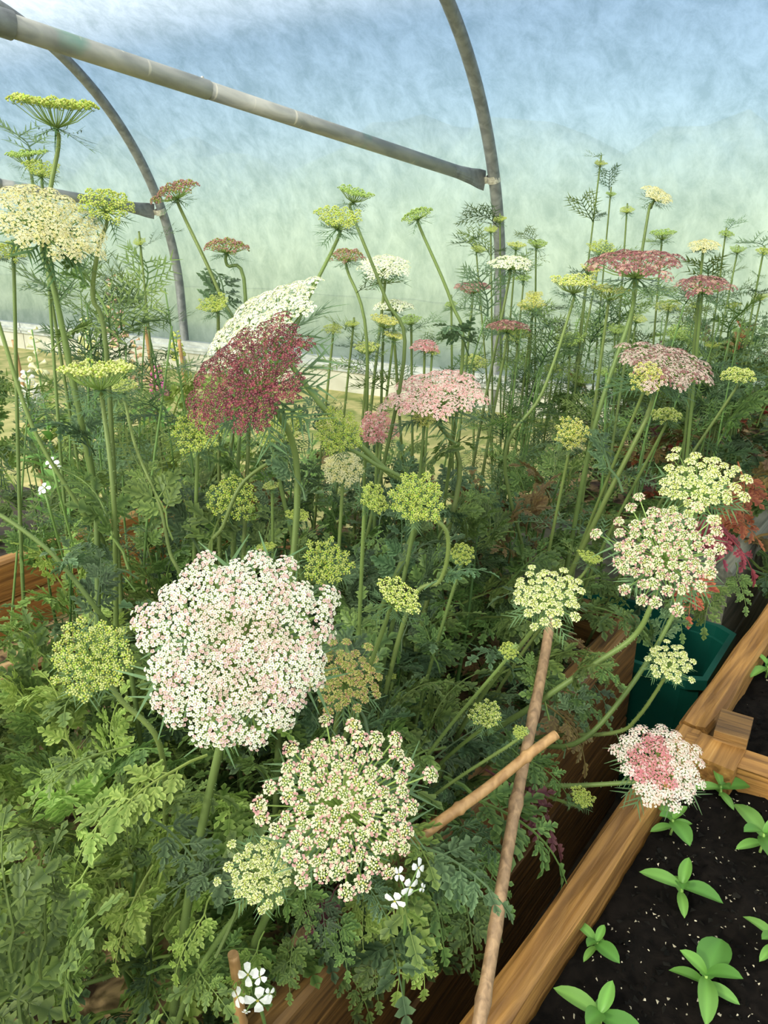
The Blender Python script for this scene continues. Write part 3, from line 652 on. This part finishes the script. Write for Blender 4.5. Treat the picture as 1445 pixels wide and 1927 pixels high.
S = [
 (370,815,88,.96,FC,'L','loose lime umbel under the left tip of the maroon one'), (465,768,105,1.02,(0,.85,.5),'L','flat lime umbel hidden under the maroon one'),
 (703,938,62,.82,(.6,.3,.7),'L','lime umbel with spiky bracts turned sideways in the bed centre'), (435,935,90,1.0,(0,.3,.95),'L','olive-lime umbel above the huge white one, upper left'),
 (615,1060,92,.86,(.1,.35,.93),'L','shaded lime umbel at the upper right of the huge white one'), (750,1122,95,.74,(.48,.72,.5),'LC','tilted pale green umbel right of the huge white one'),
 (200,375,100,.9,(.12,.85,.5),'L','lime umbel with long green bracts beside the creamy one'), (50,292,70,1.2,(-.1,.97,.1),'G','small green umbel seen edge on at upper left'), (78,318,62,1.15,(.1,.85,.4),'L','small lime umbel beside the tall straight stem'),
 (322,352,92,1.1,(-.36,.90,.1),'R','brownish pink umbel tilted on a bare stem against the sheet'), (426,455,82,1.12,(.05,.97,.15),'R','rusty pink umbel seen from the side against the sheet'),
 (637,410,85,.98,(.1,.9,.4),'L','bright lime umbel high in the centre on a long leaning stem'), (668,365,66,1.05,(.2,.9,.2),'G','green unopened umbel above the bright lime one'), (783,398,58,1.08,(-.3,.9,.2),'G','green cup-shaped umbel alone against the sheet'),
 (653,474,66,1.25,(0,.95,.25),'R','flat rusty green umbel below the bright lime one'), (724,492,96,1.5,(0,.9,.4),'W','flat white umbel in front of the sheet centre'), (740,567,76,1.55,(0,.98,.15),'W','thin white umbel seen edge on in the centre'),
 (403,573,58,1.0,(-.2,.8,.5),'L','small bright lime umbel left of the white tilted one'), (185,700,138,.88,(0,.98,.16),'LC','pale green flat umbel seen from the side at left'), (20,465,70,1.0,(0,.9,.4),'L','lime umbel cut by the left edge below the creamy one'),
 (710,800,75,1.2,(0,.6,.8),'PD','dusky pink tuft below the pale pink umbel'), (1326,524,104,1.5,(0,.97,.2),'MP','wine-red flat umbel at the right edge clump'), (1218,707,64,1.08,FC,'Y','yellow-green umbel tucked under the speckled cap'),
 (890,535,70,1.8,(0,.97,.2),'MP','far brownish umbel left of the hoop'), (1080,532,84,1.3,(0,.95,.25),'LC','cream-green umbel seen from the side right of the hoop'), (1150,548,72,1.3,(.1,.95,.15),'LC','cup-like cream-green umbel below the wine-pink one'),
 (1076,815,64,1.2,(0,.4,.9),'Y','round olive-yellow umbel facing the viewer, right of centre'), (1240,362,60,1.5,(.4,.85,.3),'C','cream umbel tilted right, high against the sheet'), (1326,455,58,1.5,(0,.95,.3),'C','small cream-brown umbel high at right'),
 (797,783,44,1.1,(-.1,.5,.85),'Y','small cream-yellow umbel under the pale pink one'), (958,1222,36,.80,FC,'L','tiny bright lime ball left of the long cane'), (978,1378,28,.84,FC,'L','tiny lime ball touching the long cane'),
 (915,1345,60,.86,(0,.5,.85),'LC','pale shaded umbel half hidden by leaves left of the cane'), (1095,1500,46,.98,(.3,.6,.7),'L','small lime umbel below the arching stem of the half pink one'), (870,1040,46,.95,FC,'L','small shaded lime umbel right of the bed centre'),
 (645,875,78,1.05,(0,.6,.8),'C','dim cream umbel behind the yellow-green round one'), (955,606,78,1.6,(0,.98,.15),'MP','thin wine-pink umbel in front of the hoop foot'), (960,487,80,1.65,(0,.95,.25),'W','white flat umbel in front of the hoop'),
 (1390,700,62,1.35,(0,.9,.4),'LC','cream-green umbel at the right edge beside the speckled cap'), (1255,775,56,1.2,(0,.9,.4),'LC','small cream umbel below the speckled cap')]
WAY = {322:[(340,395),(412,550),(450,680)], 426:[(440,490),(462,560)], 637:[(600,480),(555,620),(510,800)], 783:[(800,430),(850,570),(870,680)], 668:[(690,420),(725,560),(760,680)], 653:[(660,520),(690,640)], 185:[(185,800),(215,960)], 1080:[(1065,600),(1020,740),(950,860)], 1240:[(1215,430)], 200:[(185,470),(175,560),(200,660)]}
for e in S: flower(*e, way=[(x,y,e[3]+.02*i) for i,(x,y) in enumerate(WAY.get(e[0],()))])
small = [(1130,308,24,'L'),(1150,365,20,'G'),(1180,395,26,'L'),(1247,440,44,'G'),(1368,437,28,'G'),(1388,470,28,'G'),(1440,470,32,'L'),(1012,458,38,'G'),(972,462,36,'LC'),(940,413,26,'L'),(900,468,30,'L'),(924,432,26,'L'),(1000,572,50,'Y'),(1005,555,32,'Y'),(972,626,50,'L'),
 (725,605,54,'Y'),(742,632,40,'Y'),(626,615,36,'LC'),(663,610,26,'L'),(690,655,50,'LC'),(772,602,40,'G'),(895,676,50,'LC'),(800,645,50,'PD'),(814,658,30,'L'),(1070,640,60,'G'),(1092,715,52,'G'),(1285,626,62,'G'),(1256,570,46,'LC'),(1140,700,40,'G'),(1110,507,36,'Y'),(1132,468,52,'L'),(1110,1050,46,'L'),(500,1030,40,'L'),(560,970,46,'L'),
 (1013,1467,26,'L'),(736,1274,22,'L'),(262,456,24,'L'),(1380,572,28,'L'),(1430,560,26,'L'),(848,570,24,'G'),(1310,575,24,'L'),(1405,640,30,'G'),(510,915,30,'LC'),(1160,620,34,'G'),(1040,690,34,'L'),(1340,650,30,'L'),(985,520,30,'G'),(1200,600,34,'LC')]
NM = {'L':('small lime umbel bud on a thin stem','small lime buds'),'G':('small green unopened umbel on a thin stem','small green unopened umbels'),'LC':('small pale cream-green umbel on a thin stem','small cream-green umbels'),'Y':('small yellow umbel among the thin stems','small yellow umbels'),'PD':('small pink umbel far in the clump','small pink umbels')}
for px,py,wd,k in small:
    z = 1.0 if py > 850 else (1.4 if px < 850 else U(1.7,2.2))
    flower(px,py,wd,z,(U(-.2,.2),.85,U(.2,.5)),k,NM[k][0],group=NM[k][1],leaves=3)
# bare feathery stems filling the haze of thin green at the back
for i in range(46):
    px = U(900,1440) if i < 34 else U(0,330); z = U(1.6,2.6) if i < 34 else U(1.1,1.8); top = P(px, U(540,720), z)
    a, b = (top-O0).dot(AD), (top-O0).dot(LD); base = Vector((top.x-U(0,.12), top.y+U(-.1,.1), .42))
    t = thing('feathery_stem', base, 'thin green stem with feathery leaves in the right clump' if i < 34 else 'thin green stem with feathery leaves at the left', 'plant', 'feathery stems right' if i < 34 else 'feathery stems left')
    cp = catmull([Vector((0,0,0)), (top-base)*.5+Vector((U(-.03,.03),0,0)), top-base], 6); mb = MB(); mb.tube(cp, [.003-.0016*k/len(cp) for k in range(len(cp))], lin((104,134,72)), 5); link('stem', mb.mesh('stem', M_STEM, True), t)
    for k in range(9): q = cp[min(len(cp)-1, int(len(cp)*U(.3,1)))]+base; put_leaf(t, q, U(0,6.28), math.radians(U(5,55)), U(.08,.15), RND.choice(FEATH[RND.choice(('blue','mid'))]), U(-.5,.5))

def soil_under(px, py, z): q = P(px, py, z); return Vector((q.x, q.y, .41))
for hx, hy, wd, z, key, way, lb in ((-150,900,90,.80,'LC',[(-30,955,.80),(75,1022,.80),(135,1085,.81),(195,1165,.83),(240,1230,.9)],'thick hairy stem slanting down from the left edge above the pale green umbel'),
        (-90,420,90,.95,'C',[(-20,560,.95),(60,800,.97),(150,955,1.0),(200,1040,1.05)],'hairy stem slanting from the left edge past the thick upright stems'),
        (-160,1880,70,.72,'L',[(-20,1905,.74),(110,1865,.76),(210,1835,.80),(270,1800,.86)],'dark stem lying across the leaves at the lower left corner'),
        (232,728,52,1.0,'LC',[(255,840,1.0),(300,950,.99),(320,1040,.99),(345,1110,1.0)],'small cream-green umbel behind the side-on one, its stem running to the huge white umbel')):
    flower(hx, hy, wd, z, (0,.85,.45), key, lb, way=way, base=soil_under(*way[-1]))

# ------------------------------------------------------------------ seedlings
def ovate(Ln, wd, seed, col):
    mb = MB(); n = 8; rows = []; c = lin(col); c2 = lin([v*1.12 for v in col])
    for i in range(n+1):
        t = i/n; ww = wd*math.sin(math.pi*min(.97,.08+.90*t))**.75*.5 if i < n else 0; y = Ln*t; z = .28*Ln*t-.34*Ln*t*t
        rows.append([mb.vert((sx*ww, y, z+abs(sx)**1.5*ww*.35), c2 if sx == 0 else c) for sx in (-1,-.5,0,.5,1)])
    for i in range(n):
        for j in range(4): mb.f.append([rows[i][j], rows[i][j+1], rows[i+1][j+1], rows[i+1][j]])
    return mb.mesh('leaf', M_SEED, True)
OV = [ovate(1,.46,0,(108,156,70)), ovate(1,.38,1,(120,166,80)), ovate(1,.56,2,(98,146,66))]
def seedling(px, py, sz, ang, label, h=.456):
    base = PH(px, py, h); t = thing('seedling', base, label, 'seedling'); hh = sz*.45; mb = MB()
    mb.tube([Vector((0,0,-.01)), Vector((.002,0,hh*.5)), Vector((0,0,hh))], [.0022,.002,.0018], lin((150,186,96)), 7); link('stem', mb.mesh('stem', M_STEM, True), t)
    for lv,(f,s,el) in enumerate(((.45,.62,-4),(.8,1.0,4),(1.0,.62,30))):
        for k in range(2):
            az = ang+lv*math.pi/2+k*math.pi+U(-.2,.2); put_leaf(t, base+Vector((0,0,hh*f)), az, math.radians(el+U(-8,8)), sz*s*U(.9,1.1), OV[(lv+k) % 3], U(-.2,.2))
for px,py,sz,an,lb,h in ((1262,1565,.052,.3,'seedling right under the half pink umbel',.456),(1278,1690,.055,1.2,'seedling with four pointed leaves in the middle of the seedling bed',.456),(1120,1790,.038,.7,'smallest seedling beside the split plank',.456),(1322,1865,.062,2.6,'seedling with broad leaves near the bottom right corner',.456),
    (1125,1935,.058,.9,'seedling cut by the bottom edge',.456),(1352,1500,.05,1.7,'seedling against the foot of the corner post',.456),(1430,1600,.07,.2,'large seedling cut by the right edge',.456),(1455,1790,.05,.5,'seedling just showing at the right edge',.456),(1440,1275,.06,2.0,'seedling in the further bed behind the corner post',.45)):
    seedling(px,py,sz,an,lb,h)

# ------------------------------------------------------------------ white four-petalled flowers and snapdragons
def petal4(sz):
    mb = MB(); Z = Vector((0,0,1)); c = lin((250,250,248))
    for k in range(4):
        t = k*math.pi/2+U(-.15,.15); d = Vector((math.cos(t),math.sin(t),0)); s = Vector((-d.y,d.x,0)); 
        i = [mb.vert(p, c) for p in (d*.08, d*.5-s*.32+Z*.06, d*.95-s*.36-Z*.02, d*1.08-Z*.06, d*.95+s*.36-Z*.02, d*.5+s*.32+Z*.06, d*.6+Z*.12)]
        for q in ((0,1,6),(1,2,6),(2,3,6),(3,4,6),(4,5,6),(5,0,6)): mb.f.append([i[x] for x in q])
    for k in range(4): bud(mb, Vector((.07*math.cos(k*1.57),.07*math.sin(k*1.57),.1)), Z, .06, lin((214,204,80)))
    return mb.mesh('blossom', M_PETAL)
W4 = petal4(1)
def rocket(cx, cy, z, pts, label):
    c = P(cx, cy, z); base = Vector((c.x, c.y+.06, .42)); t = thing('white_flower', base, label, 'flower'); mb = MB()
    mb.tube([p-base for p in catmull([base, base.lerp(c,.6)+Vector((0,.01,0)), c-Vector((0,0,.01))], 5)], [.002]*11, lin((110,140,76)), 6); hub = c-Vector((0,0,.012))
    for (dx,dy,r,nx,ny) in pts:
        q = P(cx+dx, cy+dy, z); mb.tube([hub-base, q-base], [.0008,.0007], lin((120,150,84)), 5)
        link('blossom', W4, t, q-base, basis(Vector((math.cos(dx),math.sin(dx),.2)), cdir((nx,ny,.8))), r*z/F)
    link('stem', mb.mesh('stem', M_STEM, True), t)
rocket(475,1862,.72,((-8,-28,20,-.2,.2),(14,-24,14,.3,.3),(-28,14,18,-.7,.1),(10,20,25,.1,-.1),(32,8,12,.8,.1),(-12,42,8,0,-.5)),'white four-petalled flower cluster beside the cane stub')
rocket(765,1665,.76,((22,-32,17,.9,.2),(-14,-20,14,-.8,.3),(-22,30,20,-.3,-.3),(6,4,19,.6,-.2),(30,6,9,.9,0)),'white four-petalled flowers under the pink-edged cream umbel')
rocket(98,870,1.15,((0,0,12,0,.4),(8,6,9,.4,.2)),'small white flower at the left between thick stems')
rocket(84,918,1.15,((0,0,11,0,.4),(-7,5,8,-.4,.2)),'small white flower low at the left edge')
def spike(px, py, z, hgt, col, label):
    top = P(px, py, z); base = Vector((top.x, top.y, .02)); t = thing('snapdragon', base, label, 'flower'); mb = MB(); H = top-base
    mb.tube([Vector((0,0,0)), H*.6, H], [.005,.004,.002], lin((96,136,66)), 6); link('stem', mb.mesh('stem', M_STEM, True), t)
    fm = MB(); Z = Vector((0,0,1)); c = lin(col); c2 = lin([min(255,v*1.08) for v in col])
    rows = [[fm.vert((r*math.cos(k*1.047), y, r*.8*math.sin(k*1.047)), cc) for k in range(6)] for y, r, cc in ((0,.12,c),(.4,.26,c),(.75,.36,c2),(1,.55,c2),(.92,.2,lin((240,226,130))))]
    for i in range(4):
        for k in range(6): fm.f.append([rows[i][k], rows[i][(k+1)%6], rows[i+1][(k+1)%6], rows[i+1][k]])
    fm.f.append(rows[0][::-1]); fmesh = fm.mesh('bloom', M_PETAL, True)
    for i in range(16):
        x = i/16; az = i*2.4; put_leaf(t, base+H-Z*hgt*x+Vector((math.cos(az),math.sin(az),0))*.004, az, math.radians(20), .012+.02*x, fmesh, 0, 'bloom')
    for i in range(14):
        az = i*2.4; put_leaf(t, base+H-Z*(hgt+U(0,.4)), az, math.radians(U(10,50)), U(.05,.09), OV[1], 0)
for a in ((293,690,2.6,.12,(226,120,186),'magenta snapdragon spike before the far hoop'),(207,520,2.3,.22,(240,190,186),'tall pale pink snapdragon spike at left'),(253,640,2.4,.16,(244,204,176),'peach snapdragon spike at left'),(60,620,2.2,.2,(242,236,196),'cream snapdragon spike near the left edge'),(330,625,3.2,.12,(196,206,110),'green tipped snapdragon spike by the far hoop foot'),(48,700,2.0,.1,(248,246,236),'white snapdragon spike near the left edge'),(158,600,2.3,.14,(238,234,170),'pale yellow snapdragon spike at left')):
    spike(*a)

# ------------------------------------------------------------------ say where each look-alike stands
MARKS = [('huge white umbel',445,1215),('pink-edged cream umbel',650,1515),('tight pale green umbel',172,1238),('half pink umbel',1245,1432),('maroon umbel',455,695),('pale pink umbel',815,728),('creamy umbel at the left edge',95,402),
 ('speckled cap umbel',1255,675),('wine-pink flat umbel',1200,482),('tall lime umbel',103,200),('starry cream umbel',1318,905),('pink-rimmed umbel',1250,1035),('olive-yellow round umbel',1076,815),('bright yellow-green umbel',785,938),('long cane top',1036,1165),
 ('hoop clamp',930,335),('flat white umbel',724,492),('wine-red flat umbel',1326,524),('thick stems at left',170,850),('white flowers by the stub',475,1865),('far hoop foot',340,655),('rusty pink umbel',426,455),('side-on pale green umbel',185,700),('near hoop foot',935,690)]
DIRS = ('right of','lower right of','below','lower left of','left of','upper left of','above','upper right of')
from collections import Counter
bpy.context.view_layer.update()
cnt = Counter(o.get('label') for o in COL.objects if o.get('category'))
used = set()
for o in list(COL.objects):
    lb = o.get('label')
    if not o.get('category') or cnt[lb] < 2: continue
    ch = next((c for c in o.children if c.name.startswith('flower_head')), None)
    w = o.location + (ch.location if ch else Vector((0,0,.35))); d = w-CAM; z = d.dot(FWD); x, y = CX+F*d.x/z, CY-F*d.dot(UP)/z
    for mk, mx, my in sorted(MARKS, key=lambda q: math.hypot(q[1]-x, q[2]-y)):
        k = round(math.atan2(y-my, x-mx)/(math.pi/4)) % 8
        short = {'ferny plant growing along the left bed':'ferny left-bed plant','light green ferny plant in the front of the flower bed':'light green ferny plant','dark green ferny plant crowding the middle of the flower bed':'dark green ferny plant','ferny plant in the grey bed behind':'ferny plant of the grey bed','bushy green plant behind the left bed':'far bushy green plant'}.get(lb, lb.split(' on a thin')[0].split(' with feathery')[0].split(' among')[0].split(' far in')[0])
        if short.startswith('thin green stem'): short = 'thin feathery green stem'
        new = '%s %s the %s' % (short, DIRS[k], mk)
        if new not in used: used.add(new); o['label'] = new; break
